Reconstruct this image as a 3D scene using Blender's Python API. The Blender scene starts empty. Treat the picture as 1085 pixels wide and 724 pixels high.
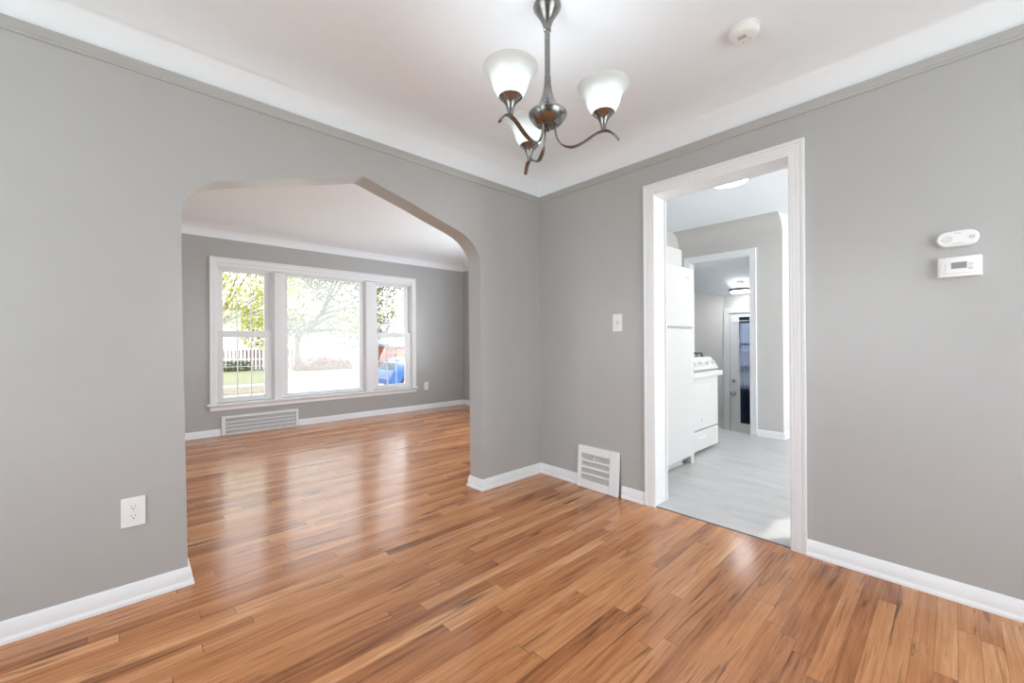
import bpy, bmesh, math, random
from mathutils import Vector, Matrix
from mathutils.geometry import tessellate_polygon

random.seed(7)
SC = bpy.context.scene
COL = SC.collection
PI = math.pi

# ---------------------------------------------------------------- camera, world, sun, window fill lamps, exposure
cam_data = bpy.data.cameras.new('camera')
cam = bpy.data.objects.new('camera', cam_data)
COL.objects.link(cam)
cam_data.sensor_fit = 'HORIZONTAL'
cam_data.sensor_width = 36.0
cam_data.lens = 436.83 / 1085 * 36.0
cam_data.clip_start = 0.02
cam_data.clip_end = 300
YAW, PITCH, ROLL = 0.821874503, 0.00231692, -0.00554485
fw = Vector((-math.sin(YAW) * math.cos(PITCH), math.cos(YAW) * math.cos(PITCH), math.sin(PITCH)))
rt = Vector((math.cos(YAW), math.sin(YAW), 0))
up = rt.cross(fw)
r2 = rt * math.cos(ROLL) + up * math.sin(ROLL)
u2 = -rt * math.sin(ROLL) + up * math.cos(ROLL)
M4 = Matrix((r2, u2, -fw)).transposed().to_4x4()
M4.translation = (0, 0, 1.10)
cam.matrix_world = M4
SC.camera = cam

SC.view_settings.view_transform = 'Standard'
SC.view_settings.look = 'None'
SC.view_settings.exposure = 0.14
SC.view_settings.gamma = 1.0
SC.view_settings.use_curve_mapping = False
SC.cycles.use_denoising = True
SC.cycles.max_bounces = 10
SC.cycles.diffuse_bounces = 6
SC.cycles.transparent_max_bounces = 16
SC.cycles.sample_clamp_indirect = 6.0

world = bpy.data.worlds.new('sky')
SC.world = world
world.use_nodes = True
wb = world.node_tree.nodes['Background']
wb.inputs['Color'].default_value = (0.90, 0.95, 1.0, 1)
wb.inputs['Strength'].default_value = 3.0

def lamp(name, kind, loc, energy, direction=None, color=(1, 1, 1), size=None, size_y=None, **kw):
    d = bpy.data.lights.new(name, kind)
    d.energy = energy
    d.color = color
    if kind == 'AREA':
        d.shape = 'RECTANGLE'
        d.size, d.size_y = size, size_y
    for k, v in kw.items():
        setattr(d, k, v)
    o = bpy.data.objects.new(name, d)
    COL.objects.link(o)
    o.location = loc
    if direction:
        o.rotation_euler = Vector(direction).to_track_quat('-Z', 'Y').to_euler()
    return o

lamp('sun', 'SUN', (0, 0, 30), 3.6, (-0.55, -0.62, -0.56), (1.0, 0.97, 0.92), angle=0.01)
# fill lamps behind unseen windows; dining and living windows are added to hold them (each lamp stands just outside its own window pane)
DAY = (0.86, 0.94, 1.0)
lamp('fill_dining_back', 'AREA', (-1.10, -1.72, 1.35), 31, (0, 1, 0.5), DAY, 2.2, 1.6)
lamp('fill_dining_side', 'AREA', (1.52, 1.45, 1.35), 29, (-1, 0, 0.4), DAY, 1.8, 1.5)
lamp('fill_living_side', 'AREA', (-4.3, -2.22, 1.35), 10, (0, 1, 0.4), DAY, 1.8, 1.5)
lamp('fill_living_end', 'AREA', (-3.65, 4.62, 1.35), 78, (0, -1, 0.4), DAY, 1.8, 1.5)
lamp('daylight_kitchen', 'AREA', (1.52, 4.6, 1.5), 82, (-1, 0, 0.3), (1.0, 0.995, 0.985), 1.6, 1.3)
portal = lamp('sky_portal', 'AREA', (-6.16, 2.07, 1.22), 1, (1, 0, 0), (1, 1, 1), 2.7, 1.8)
portal.data.cycles.is_portal = True

# ---------------------------------------------------------------- node helpers and materials
def new_mat(name):
    m = bpy.data.materials.new(name)
    m.use_nodes = True
    nt = m.node_tree
    return m, nt, nt.nodes['Principled BSDF']

def node(nt, kind, **kw):
    n = nt.nodes.new(kind)
    for k, v in kw.items():
        if k.startswith('i_'):
            n.inputs[k[2:].replace('_', ' ')].default_value = v
        else:
            setattr(n, k, v)
    return n

def mth(nt, op, a, b=None, c=None):
    n = nt.nodes.new('ShaderNodeMath')
    n.operation = op
    for i, v in enumerate((a, b, c)):
        if v is None:
            continue
        if isinstance(v, (int, float)):
            n.inputs[i].default_value = v
        else:
            nt.links.new(v, n.inputs[i])
    return n.outputs[0]

def plain(name, col, rough=0.5, metal=0.0, noise=0.03, scale=30.0, bump=0.0, spec=0.5, coat=0.0):
    m, nt, b = new_mat(name)
    b.inputs['Roughness'].default_value = rough
    b.inputs['Metallic'].default_value = metal
    b.inputs['Specular IOR Level'].default_value = spec
    b.inputs['Coat Weight'].default_value = coat
    tc = node(nt, 'ShaderNodeTexCoord')
    ns = node(nt, 'ShaderNodeTexNoise')
    ns.inputs['Scale'].default_value = scale
    ns.inputs['Detail'].default_value = 4
    nt.links.new(tc.outputs['Object'], ns.inputs['Vector'])
    rp = node(nt, 'ShaderNodeValToRGB')
    rp.color_ramp.elements[0].position = 0.3
    rp.color_ramp.elements[1].position = 0.7
    rp.color_ramp.elements[0].color = tuple(max(0, c * (1 - noise)) for c in col) + (1,)
    rp.color_ramp.elements[1].color = tuple(min(1, c * (1 + noise)) for c in col) + (1,)
    nt.links.new(ns.outputs['Fac'], rp.inputs['Fac'])
    nt.links.new(rp.outputs['Color'], b.inputs['Base Color'])
    if bump:
        bp = node(nt, 'ShaderNodeBump')
        bp.inputs['Strength'].default_value = bump
        bp.inputs['Distance'].default_value = 0.002
        nt.links.new(ns.outputs['Fac'], bp.inputs['Height'])
        nt.links.new(bp.outputs['Normal'], b.inputs['Normal'])
    return m

WALL = plain('light_grey_wall_paint', (0.452, 0.455, 0.452), 0.30, noise=0.012, scale=8, bump=0.04, spec=0.5)
KWALL = plain('warm_grey_wall_paint', (0.61, 0.605, 0.59), 0.6, noise=0.01, scale=8, spec=0.3)
LWALL = plain('lightened_landing_paint', (0.70, 0.695, 0.68), 0.6, noise=0.01, scale=8, spec=0.3)  # kitchen wall grey lightened to make up for weak light on the landing
CEIL = plain('white_ceiling_paint', (0.875, 0.92, 0.97), 0.8, noise=0.008, scale=14, bump=0.15, spec=0.2)
WPAINT = plain('white_wall_paint', (0.84, 0.84, 0.835), 0.6, noise=0.01, spec=0.3)
TRIM = plain('white_trim_paint', (0.85, 0.87, 0.89), 0.35, noise=0.01, spec=0.5)
WINW = plain('white_window_vinyl', (0.83, 0.85, 0.87), 0.35, noise=0.01)
PLASTIC = plain('white_plastic', (0.85, 0.86, 0.86), 0.35, noise=0.01)
OFFWHITE = plain('off_white_plastic', (0.74, 0.74, 0.72), 0.4, noise=0.01)
ENAMEL = plain('white_enamel', (0.70, 0.70, 0.705), 0.22, noise=0.008)
GREYP = plain('grey_plastic', (0.42, 0.42, 0.42), 0.4)
DKGREY = plain('dark_grey_plastic', (0.09, 0.09, 0.095), 0.4)
BLACK = plain('black_cast_iron', (0.012, 0.012, 0.013), 0.5)
DUCT = plain('dark_duct_interior', (0.05, 0.05, 0.05), 0.8)
SCREEN = plain('lcd_screen', (0.26, 0.275, 0.27), 0.25)
NICKEL = plain('brushed_nickel', (0.27, 0.262, 0.255), 0.24, metal=1.0, noise=0.12, scale=60)
CHROME = plain('chrome', (0.55, 0.55, 0.56), 0.15, metal=1.0)
OVENGL = plain('pale_oven_window', (0.72, 0.72, 0.72), 0.12)
STEELG = plain('grey_lamp_rim', (0.16, 0.16, 0.165), 0.35, metal=0.6)
GAPMAT = plain('dark_threshold_gap', (0.02, 0.013, 0.008), 0.6)
ROOFM = plain('asphalt_roof', (0.22, 0.22, 0.23), 0.9, noise=0.2, scale=20)
SIDING = plain('white_siding', (0.72, 0.72, 0.72), 0.7, noise=0.04)

def wood_floor():
    m, nt, b = new_mat('oiled_strip_oak_floor')
    L = nt.links.new
    geo = node(nt, 'ShaderNodeNewGeometry')
    sp = node(nt, 'ShaderNodeSeparateXYZ')
    L(geo.outputs['Position'], sp.inputs[0])
    X, Y = sp.outputs['X'], sp.outputs['Y']
    W = 0.0572
    u = mth(nt, 'DIVIDE', X, W)
    row = mth(nt, 'FLOOR', u)
    fu = mth(nt, 'FRACT', u)
    def wn1(v):
        n = node(nt, 'ShaderNodeTexWhiteNoise', noise_dimensions='1D')
        L(v, n.inputs['W'])
        return n.outputs['Value']
    rr = wn1(row)
    rl = wn1(mth(nt, 'ADD', row, 0.371))
    ln = mth(nt, 'MULTIPLY_ADD', rl, 0.75, 0.55)
    v = mth(nt, 'ADD', mth(nt, 'DIVIDE', Y, ln), mth(nt, 'MULTIPLY', rr, 37.0))
    cell = mth(nt, 'FLOOR', v)
    fv = mth(nt, 'FRACT', v)
    cid = node(nt, 'ShaderNodeCombineXYZ')
    L(row, cid.inputs[0]); L(cell, cid.inputs[1])
    wn = node(nt, 'ShaderNodeTexWhiteNoise', noise_dimensions='3D')
    L(cid.outputs[0], wn.inputs['Vector'])
    bid = wn.outputs['Value']
    # stretched grain, different on every board
    def grain(sx, sy, off, detail, rough=0.6, dist=0.0):
        c = node(nt, 'ShaderNodeCombineXYZ')
        L(mth(nt, 'MULTIPLY', X, sx), c.inputs[0])
        L(mth(nt, 'MULTIPLY', Y, sy), c.inputs[1])
        L(mth(nt, 'MULTIPLY_ADD', bid, 91.0, off), c.inputs[2])
        n = node(nt, 'ShaderNodeTexNoise')
        n.inputs['Scale'].default_value = 1.0
        n.inputs['Detail'].default_value = detail
        n.inputs['Roughness'].default_value = rough
        n.inputs['Distortion'].default_value = dist
        L(c.outputs[0], n.inputs['Vector'])
        return n.outputs['Fac']
    g1 = grain(55, 2.6, 0.0, 6, 0.65, 0.6)
    g2 = grain(190, 5.0, 3.0, 3)
    g3 = grain(24, 1.5, 7.0, 4, 0.55, 1.6)
    g4 = grain(16, 3.0, 13.0, 3, 0.5, 0.8)
    # base tone of a board
    ramp = node(nt, 'ShaderNodeValToRGB')
    cr = ramp.color_ramp
    cr.elements[0].position = 0.0
    cr.elements[0].color = (0.20, 0.071, 0.024, 1)
    cr.elements[1].position = 1.0
    cr.elements[1].color = (0.73, 0.385, 0.185, 1)
    for pos, c in ((0.30, (0.41, 0.155, 0.056, 1)), (0.60, (0.53, 0.223, 0.088, 1)), (0.85, (0.62, 0.290, 0.123, 1))):
        e = cr.elements.new(pos)
        e.color = c
    tone = mth(nt, 'ADD', mth(nt, 'MULTIPLY_ADD', bid, 0.62, 0.04), mth(nt, 'MULTIPLY_ADD', g1, 1.3, -0.46))
    tone = mth(nt, 'ADD', tone, mth(nt, 'MULTIPLY_ADD', g4, 0.5, -0.25))
    tone = mth(nt, 'ADD', tone, mth(nt, 'MULTIPLY_ADD', g2, 0.22, -0.11))
    L(tone, ramp.inputs['Fac'])
    # dark heartwood streaks
    st = node(nt, 'ShaderNodeMapRange')
    st.inputs['From Min'].default_value = 0.56
    st.inputs['From Max'].default_value = 0.70
    L(g3, st.inputs['Value'])
    mx = node(nt, 'ShaderNodeMix', data_type='RGBA')
    L(mth(nt, 'MULTIPLY', st.outputs[0], 0.82), mx.inputs[0])
    L(ramp.outputs['Color'], mx.inputs[6])
    mx.inputs[7].default_value = (0.085, 0.030, 0.011, 1)
    # gaps between the boards
    du = mth(nt, 'MULTIPLY', mth(nt, 'MINIMUM', fu, mth(nt, 'SUBTRACT', 1.0, fu)), W)
    dv = mth(nt, 'MULTIPLY', mth(nt, 'MINIMUM', fv, mth(nt, 'SUBTRACT', 1.0, fv)), ln)
    gu = mth(nt, 'LESS_THAN', du, 0.0007)
    gv = mth(nt, 'LESS_THAN', dv, 0.0011)
    gap = mth(nt, 'MAXIMUM', mth(nt, 'MULTIPLY', gu, 0.55), mth(nt, 'MULTIPLY', gv, 0.8))
    # a few small dark nail holes
    mx2 = node(nt, 'ShaderNodeMix', data_type='RGBA')
    L(gap, mx2.inputs[0])
    L(mx.outputs[2], mx2.inputs[6])
    mx2.inputs[7].default_value = (0.045, 0.018, 0.008, 1)
    L(mx2.outputs[2], b.inputs['Base Color'])
    b.inputs['Specular IOR Level'].default_value = 0.5
    L(mth(nt, 'MULTIPLY_ADD', g1, 0.10, 0.13), b.inputs['Roughness'])
    hgt = mth(nt, 'SUBTRACT', mth(nt, 'MULTIPLY', g2, 0.25), gap)
    bp = node(nt, 'ShaderNodeBump')
    bp.inputs['Strength'].default_value = 0.25
    bp.inputs['Distance'].default_value = 0.0012
    L(hgt, bp.inputs['Height'])
    L(bp.outputs['Normal'], b.inputs['Normal'])
    return m
WOOD = wood_floor()

def vinyl_floor():
    m, nt, b = new_mat('pale_grey_sheet_floor')
    L = nt.links.new
    geo = node(nt, 'ShaderNodeNewGeometry')
    mp = node(nt, 'ShaderNodeMapping')
    mp.inputs['Scale'].default_value = (1.5, 5.5, 1)
    mp.inputs['Rotation'].default_value = (0, 0, 0.15)
    L(geo.outputs['Position'], mp.inputs['Vector'])
    n1 = node(nt, 'ShaderNodeTexNoise')
    n1.inputs['Scale'].default_value = 2.2
    n1.inputs['Detail'].default_value = 8
    n1.inputs['Roughness'].default_value = 0.65
    n1.inputs['Distortion'].default_value = 0.7
    L(mp.outputs[0], n1.inputs['Vector'])
    rp = node(nt, 'ShaderNodeValToRGB')
    rp.color_ramp.elements[0].position = 0.28
    rp.color_ramp.elements[0].color = (0.44, 0.44, 0.44, 1)
    rp.color_ramp.elements[1].position = 0.62
    rp.color_ramp.elements[1].color = (0.56, 0.56, 0.56, 1)
    L(n1.outputs['Fac'], rp.inputs['Fac'])
    L(rp.outputs['Color'], b.inputs['Base Color'])
    b.inputs['Roughness'].default_value = 0.35
    return m
VINYL = vinyl_floor()

def glass_mat(name, refl=0.06, haze=0.0, tint=(1, 1, 1)):
    m, nt, b = new_mat(name)
    nt.nodes.remove(b)
    L = nt.links.new
    out = nt.nodes['Material Output']
    tr = node(nt, 'ShaderNodeBsdfTransparent')
    tr.inputs['Color'].default_value = tint + (1,)
    gl = node(nt, 'ShaderNodeBsdfGlossy')
    gl.inputs['Roughness'].default_value = 0.02
    a = node(nt, 'ShaderNodeMixShader')
    a.inputs[0].default_value = refl
    L(tr.outputs[0], a.inputs[1]); L(gl.outputs[0], a.inputs[2])
    last = a
    if haze:
        tl = node(nt, 'ShaderNodeBsdfTranslucent')
        tl.inputs['Color'].default_value = (0.98, 0.98, 0.98, 1)
        h = node(nt, 'ShaderNodeMixShader')
        ns = node(nt, 'ShaderNodeTexNoise')
        ns.inputs['Scale'].default_value = 2.0
        tc = node(nt, 'ShaderNodeTexCoord')
        L(tc.outputs['Object'], ns.inputs['Vector'])
        L(mth(nt, 'MULTIPLY_ADD', ns.outputs['Fac'], 0.1, haze - 0.05), h.inputs[0])
        L(a.outputs[0], h.inputs[1]); L(tl.outputs[0], h.inputs[2])
        last = h
    L(last.outputs[0], out.inputs['Surface'])
    return m
GLASS = glass_mat('clear_window_glass', 0.04)
HAZY = glass_mat('clouded_window_glass', 0.03, haze=0.20)

def frosted():
    m, nt, b = new_mat('frosted_white_glass')
    nt.nodes.remove(b)
    L = nt.links.new
    tl = node(nt, 'ShaderNodeBsdfTranslucent')
    tl.inputs['Color'].default_value = (0.80, 0.83, 0.83, 1)
    df = node(nt, 'ShaderNodeBsdfDiffuse')
    df.inputs['Color'].default_value = (0.88, 0.9, 0.89, 1)
    gl = node(nt, 'ShaderNodeBsdfGlossy')
    gl.inputs['Roughness'].default_value = 0.25
    a = node(nt, 'ShaderNodeMixShader'); a.inputs[0].default_value = 0.5
    L(df.outputs[0], a.inputs[1]); L(tl.outputs[0], a.inputs[2])
    c = node(nt, 'ShaderNodeMixShader'); c.inputs[0].default_value = 0.06
    L(a.outputs[0], c.inputs[1]); L(gl.outputs[0], c.inputs[2])
    L(c.outputs[0], nt.nodes['Material Output'].inputs['Surface'])
    return m
FROST = frosted()

def emit(name, col, s):
    m, nt, b = new_mat(name)
    b.inputs['Base Color'].default_value = col + (1,)
    b.inputs['Emission Color'].default_value = col + (1,)
    b.inputs['Emission Strength'].default_value = s
    return m
BULB = emit('lit_bulb', (0.90, 0.96, 1.0), 44.0)
LITPANEL = emit('lit_ceiling_lens', (1.0, 1.0, 1.0), 16.0)
LITUP = emit('added_uplight', (1.0, 1.0, 1.0), 2.2)  # added glow aimed at the landing ceiling
LITSTRONG = emit('bright_ceiling_lens', (1.0, 1.0, 1.0), 20.0)

def curtain_mat():
    m, nt, b = new_mat('navy_sheer_cloth')
    nt.nodes.remove(b)
    L = nt.links.new
    tl = node(nt, 'ShaderNodeBsdfTranslucent')
    tl.inputs['Color'].default_value = (0.14, 0.17, 0.25, 1)
    df = node(nt, 'ShaderNodeBsdfDiffuse')
    df.inputs['Color'].default_value = (0.003, 0.004, 0.009, 1)
    tr = node(nt, 'ShaderNodeBsdfTransparent')
    tr.inputs['Color'].default_value = (0.30, 0.34, 0.48, 1)
    a = node(nt, 'ShaderNodeMixShader'); a.inputs[0].default_value = 0.6
    L(df.outputs[0], a.inputs[1]); L(tl.outputs[0], a.inputs[2])
    c = node(nt, 'ShaderNodeMixShader'); c.inputs[0].default_value = 0.22
    L(a.outputs[0], c.inputs[1]); L(tr.outputs[0], c.inputs[2])
    L(c.outputs[0], nt.nodes['Material Output'].inputs['Surface'])
    return m
CURT = curtain_mat()
CURTHEM = plain('navy_heading_cloth', (0.006, 0.009, 0.022), 0.9)

def ground_mat(name, c0, c1, scale=3.0, rough=0.95):
    m, nt, b = new_mat(name)
    geo = node(nt, 'ShaderNodeNewGeometry')
    n1 = node(nt, 'ShaderNodeTexNoise')
    n1.inputs['Scale'].default_value = scale
    n1.inputs['Detail'].default_value = 8
    nt.links.new(geo.outputs['Position'], n1.inputs['Vector'])
    rp = node(nt, 'ShaderNodeValToRGB')
    rp.color_ramp.elements[0].position = 0.35
    rp.color_ramp.elements[0].color = c0 + (1,)
    rp.color_ramp.elements[1].position = 0.65
    rp.color_ramp.elements[1].color = c1 + (1,)
    nt.links.new(n1.outputs['Fac'], rp.inputs['Fac'])
    nt.links.new(rp.outputs['Color'], b.inputs['Base Color'])
    b.inputs['Roughness'].default_value = rough
    b.inputs['Specular IOR Level'].default_value = 0.1
    return m
LAWN = ground_mat('dry_green_grass', (0.24, 0.255, 0.16), (0.29, 0.29, 0.20))
TANGR = ground_mat('straw_coloured_grass', (0.26, 0.235, 0.185), (0.32, 0.29, 0.23), 4)
CONC = ground_mat('pale_concrete', (0.40, 0.39, 0.37), (0.46, 0.45, 0.43), 2)
BARK = plain('bark', (0.20, 0.17, 0.15), 0.9, noise=0.3, scale=12)

def leaf_mat(name, cols, trans=0.5):
    m, nt, b = new_mat(name)
    nt.nodes.remove(b)
    L = nt.links.new
    geo = node(nt, 'ShaderNodeNewGeometry')
    rp = node(nt, 'ShaderNodeValToRGB')
    for i, c in enumerate(cols):
        e = rp.color_ramp.elements[i] if i < 2 else rp.color_ramp.elements.new(0.5)
        e.color = c + (1,)
    rp.color_ramp.elements[0].position = 0.0
    rp.color_ramp.elements[-1].position = 1.0
    L(geo.outputs['Random Per Island'], rp.inputs['Fac'])
    df = node(nt, 'ShaderNodeBsdfDiffuse')
    tl = node(nt, 'ShaderNodeBsdfTranslucent')
    L(rp.outputs['Color'], df.inputs['Color']); L(rp.outputs['Color'], tl.inputs['Color'])
    a = node(nt, 'ShaderNodeMixShader'); a.inputs[0].default_value = trans
    L(df.outputs[0], a.inputs[1]); L(tl.outputs[0], a.inputs[2])
    L(a.outputs[0], nt.nodes['Material Output'].inputs['Surface'])
    return m
LEAFY = leaf_mat('yellow_green_leaves', [(0.24, 0.31, 0.08), (0.66, 0.60, 0.18)], 0.6)
LEAFB = leaf_mat('blue_green_leaves', [(0.04, 0.075, 0.065), (0.22, 0.20, 0.07)])
LEAFR = leaf_mat('red_leaves', [(0.16, 0.025, 0.025), (0.34, 0.10, 0.09)], 0.3)
LEAFG = leaf_mat('shrub_leaves', [(0.05, 0.10, 0.05), (0.18, 0.22, 0.09)], 0.3)

# ---------------------------------------------------------------- mesh helpers
class MB:
    def __init__(self):
        self.v, self.f = [], []
    def add(self, vs, fs):
        n = len(self.v)
        self.v += [tuple(p) for p in vs]
        self.f += [tuple(i + n for i in f) for f in fs]
        return self
    def box(self, x0, x1, y0, y1, z0, z1):
        vs = [(x, y, z) for x in (x0, x1) for y in (y0, y1) for z in (z0, z1)]
        return self.add(vs, [(0, 1, 3, 2), (4, 6, 7, 5), (0, 4, 5, 1), (2, 3, 7, 6), (0, 2, 6, 4), (1, 5, 7, 3)])
    def prism(self, outline, a, b, fn):
        """outline of 2D points, swept from a to b; fn(u, v, w) -> xyz"""
        n = len(outline)
        vs = [fn(u, v, a) for u, v in outline] + [fn(u, v, b) for u, v in outline]
        fs = [(i, (i + 1) % n, n + (i + 1) % n, n + i) for i in range(n)]
        tris = tessellate_polygon([[Vector((u, v, 0)) for u, v in outline]])
        for t in tris:
            fs.append(tuple(t))
            fs.append(tuple(n + i for i in reversed(t)))
        return self.add(vs, fs)
    def lathe(self, prof, c=(0, 0, 0), axis='z', n=28, cap0=True, cap1=True):
        vs, fs = [], []
        for r, h in prof:
            for k in range(n):
                t = 2 * PI * k / n
                a, b = r * math.cos(t), r * math.sin(t)
                p = {'z': (a, b, h), 'y': (a, h, b), 'x': (h, a, b)}[axis]
                vs.append((p[0] + c[0], p[1] + c[1], p[2] + c[2]))
        for i in range(len(prof) - 1):
            for k in range(n):
                fs.append((i * n + k, i * n + (k + 1) % n, (i + 1) * n + (k + 1) % n, (i + 1) * n + k))
        if cap0: fs.append(tuple(range(n)))
        if cap1: fs.append(tuple((len(prof) - 1) * n + k for k in range(n)))
        return self.add(vs, fs)
    def tube(self, pts, rx, ry=None, n=10, side=None):
        """tube with an elliptic section along a polyline; side = constant lateral direction or None; rx may be a list"""
        pts = [Vector(p) for p in pts]
        m = len(pts)
        rxs = rx if isinstance(rx, (list, tuple)) else [rx] * m
        rys = ry if isinstance(ry, (list, tuple)) else [ry] * m if ry else rxs
        vs, fs = [], []
        for i, p in enumerate(pts):
            t = (pts[min(i + 1, m - 1)] - pts[max(i - 1, 0)]).normalized()
            if side is not None:
                s = Vector(side)
                s = (s - t * s.dot(t)).normalized()
            else:
                ref = Vector((0, 0, 1)) if abs(t.z) < 0.9 else Vector((1, 0, 0))
                s = t.cross(ref).normalized()
            q = t.cross(s)
            for k in range(n):
                a = 2 * PI * k / n
                vs.append(p + s * math.cos(a) * rxs[i] + q * math.sin(a) * rys[i])
        for i in range(m - 1):
            for k in range(n):
                fs.append((i * n + k, i * n + (k + 1) % n, (i + 1) * n + (k + 1) % n, (i + 1) * n + k))
        fs.append(tuple(range(n))); fs.append(tuple((m - 1) * n + k for k in range(n)))
        return self.add(vs, fs)
    def sweep(self, path, prof, fn, sgn=1, closed=False):
        """profile (offset, height) swept along a 2D path with mitred corners; fn(u, v, h) -> xyz"""
        P = [Vector(p) for p in path]
        m, k = len(P), len(prof)
        def nrm(a, b):
            d = (b - a).normalized()
            return Vector((-d.y, d.x)) * sgn
        vs = []
        for i in range(m):
            if closed:
                n1, n2 = nrm(P[i - 1], P[i]), nrm(P[i], P[(i + 1) % m])
            else:
                n1 = nrm(P[i - 1], P[i]) if i else nrm(P[0], P[1])
                n2 = nrm(P[i], P[i + 1]) if i < m - 1 else n1
            mt = (n1 + n2) / (1 + n1.dot(n2))
            for o, h in prof:
                q = P[i] + mt * o
                vs.append(fn(q.x, q.y, h))
        fs = []
        for i in range(m if closed else m - 1):
            j = (i + 1) % m
            for a in range(k):
                b = (a + 1) % k
                fs.append((i * k + a, i * k + b, j * k + b, j * k + a))
        if not closed:
            fs.append(tuple(range(k))); fs.append(tuple((m - 1) * k + a for a in range(k)))
        return self.add(vs, fs)

ORIGIN = {}

def obj(name, mb, mat, parent=None, smooth=False, bevel=0.0, seg=2, recalc=True, mats=None, pick=None, loc=None, angle=35):
    org = ORIGIN.get(parent, Vector((0, 0, 0))) if parent else Vector(loc or (0, 0, 0))
    me = bpy.data.meshes.new(name)
    me.from_pydata([(v[0] - org.x, v[1] - org.y, v[2] - org.z) for v in mb.v], [], mb.f)
    bm = bmesh.new(); bm.from_mesh(me)
    if recalc:
        bmesh.ops.recalc_face_normals(bm, faces=bm.faces)
    if pick:
        for f in bm.faces:
            f.material_index = pick(f)
    bm.to_mesh(me); bm.free()
    for mm in (mats or [mat]):
        me.materials.append(mm)
    if smooth:
        for p in me.polygons: p.use_smooth = True
        me.set_sharp_from_angle(angle=math.radians(angle))
    o = bpy.data.objects.new(name, me)
    COL.objects.link(o)
    if parent:
        o.parent = parent
    else:
        o.location = org
    ORIGIN[o] = org
    if bevel:
        md = o.modifiers.new('bevel', 'BEVEL')
        md.width = bevel; md.segments = seg
        md.limit_method = 'ANGLE'; md.angle_limit = math.radians(40)
        for p in me.polygons: p.use_smooth = True
        md.harden_normals = True
    return o

def thing(name, loc, label, cat, group=None):
    o = bpy.data.objects.new(name, None)
    COL.objects.link(o)
    o.location = loc
    o.empty_display_size = 0.05
    ORIGIN[o] = Vector(loc)
    o['label'] = label; o['category'] = cat; o['kind'] = 'thing'
    if group: o['group'] = group
    return o

def tag(o, label, cat, group=None, kind='thing'):
    o['label'] = label; o['category'] = cat; o['kind'] = kind
    if group: o['group'] = group
    return o

def struct(name, mb, mat, label, cat, parent=None, **kw):
    o = obj(name, mb, mat, parent, **kw)
    if not parent:
        o['kind'] = 'structure'; o['label'] = label; o['category'] = cat
    return o

XY = lambda u, v, h: (u, v, h)

# ================================================================ THE SETTING
XA, XAB = -2.405, -2.55          # the arch wall: dining face, living face
YD, YDK = 2.56, 2.715            # the doorway wall: dining face, kitchen face
XL = -6.02                       # window wall
YK, YKB = 5.33, 5.45             # kitchen far wall
ZC = 2.505
XR, YB = 1.30, -1.50             # dining walls outside the frame
YLL, YLR = -2.0, 4.40            # living room side walls
ZT = 2.62

# floors
f = MB()
f.box(XL - 0.12, XAB, YLL - 0.1, YLR + 0.1, -0.1, 0).box(XAB, XR + 0.1, YB - 0.1, YD + 0.008, -0.1, 0)
struct('floor', f, WOOD, 'orange brown strip oak floor of both front rooms', 'floor')
struct('floor_kitchen', MB().box(-2.6, 1.5, YD + 0.016, YKB - 0.01, -0.1, 0.004).box(-1.36, 1.5, YKB - 0.01, 6.7, -0.1, 0.004), VINYL,
       'pale grey streaked kitchen floor beyond the doorway', 'floor')
struct('trim_threshold', MB().box(-1.372, -0.585, YD + 0.008, YD + 0.016, -0.1, 0.001), GAPMAT, 'thin dark line where wood floor meets grey kitchen floor', 'trim')
struct('floor_landing', MB().box(-2.9, -1.36, YKB - 0.01, 6.42, -0.65, -0.55), VINYL, 'low landing floor before the back door', 'floor')

# arch wall with the pointed opening
arch = [(0.196, 0.0), (0.196, 0.08), (0.190, 0.55), (0.183, 1.0), (0.179, 1.38), (0.177, 1.64), (0.178, 1.700), (0.183, 1.738), (0.193, 1.768), (0.207, 1.798),
        (0.224, 1.823), (0.246, 1.846), (0.280, 1.868), (0.331, 1.887), (0.428, 1.917), (0.643, 1.981), (0.860, 2.045), (0.995, 2.086), (1.018, 2.0945), (1.030, 2.097),
        (1.044, 2.0955), (1.065, 2.090), (1.157, 2.064), (1.274, 2.032), (1.377, 2.003), (1.520, 1.957), (1.640, 1.923), (1.718, 1.900), (1.768, 1.881), (1.811, 1.856),
        (1.840, 1.834), (1.866, 1.808), (1.886, 1.782), (1.901, 1.758), (1.911, 1.733), (1.9165, 1.70), (1.918, 1.66), (1.919, 1.40), (1.921, 1.0), (1.923, 0.5), (1.926, 0.08), (1.926, 0.0)]
out = [(YB, 0.0)] + arch + [(YD, 0.0), (YD, ZT), (YB, ZT)]
struct('wall_left', MB().prism(out, XAB, XA, lambda u, v, w: (w, u, v)), WALL, 'light grey wall with the wide pointed arch opening', 'wall', smooth=True)
# doorway wall
door = [(-2.55, 0), (-1.378, 0), (-1.378, 2.085), (-0.580, 2.085), (-0.580, 0), (XR, 0), (XR, ZT), (-2.55, ZT)]
struct('wall_right', MB().prism(door, YD, YDK, lambda u, v, w: (u, w, v)), WALL, 'light grey wall with the white cased kitchen doorway', 'wall',
       mats=[WALL, KWALL], pick=lambda fc: 1 if fc.normal.y > 0.5 else 0)
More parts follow.
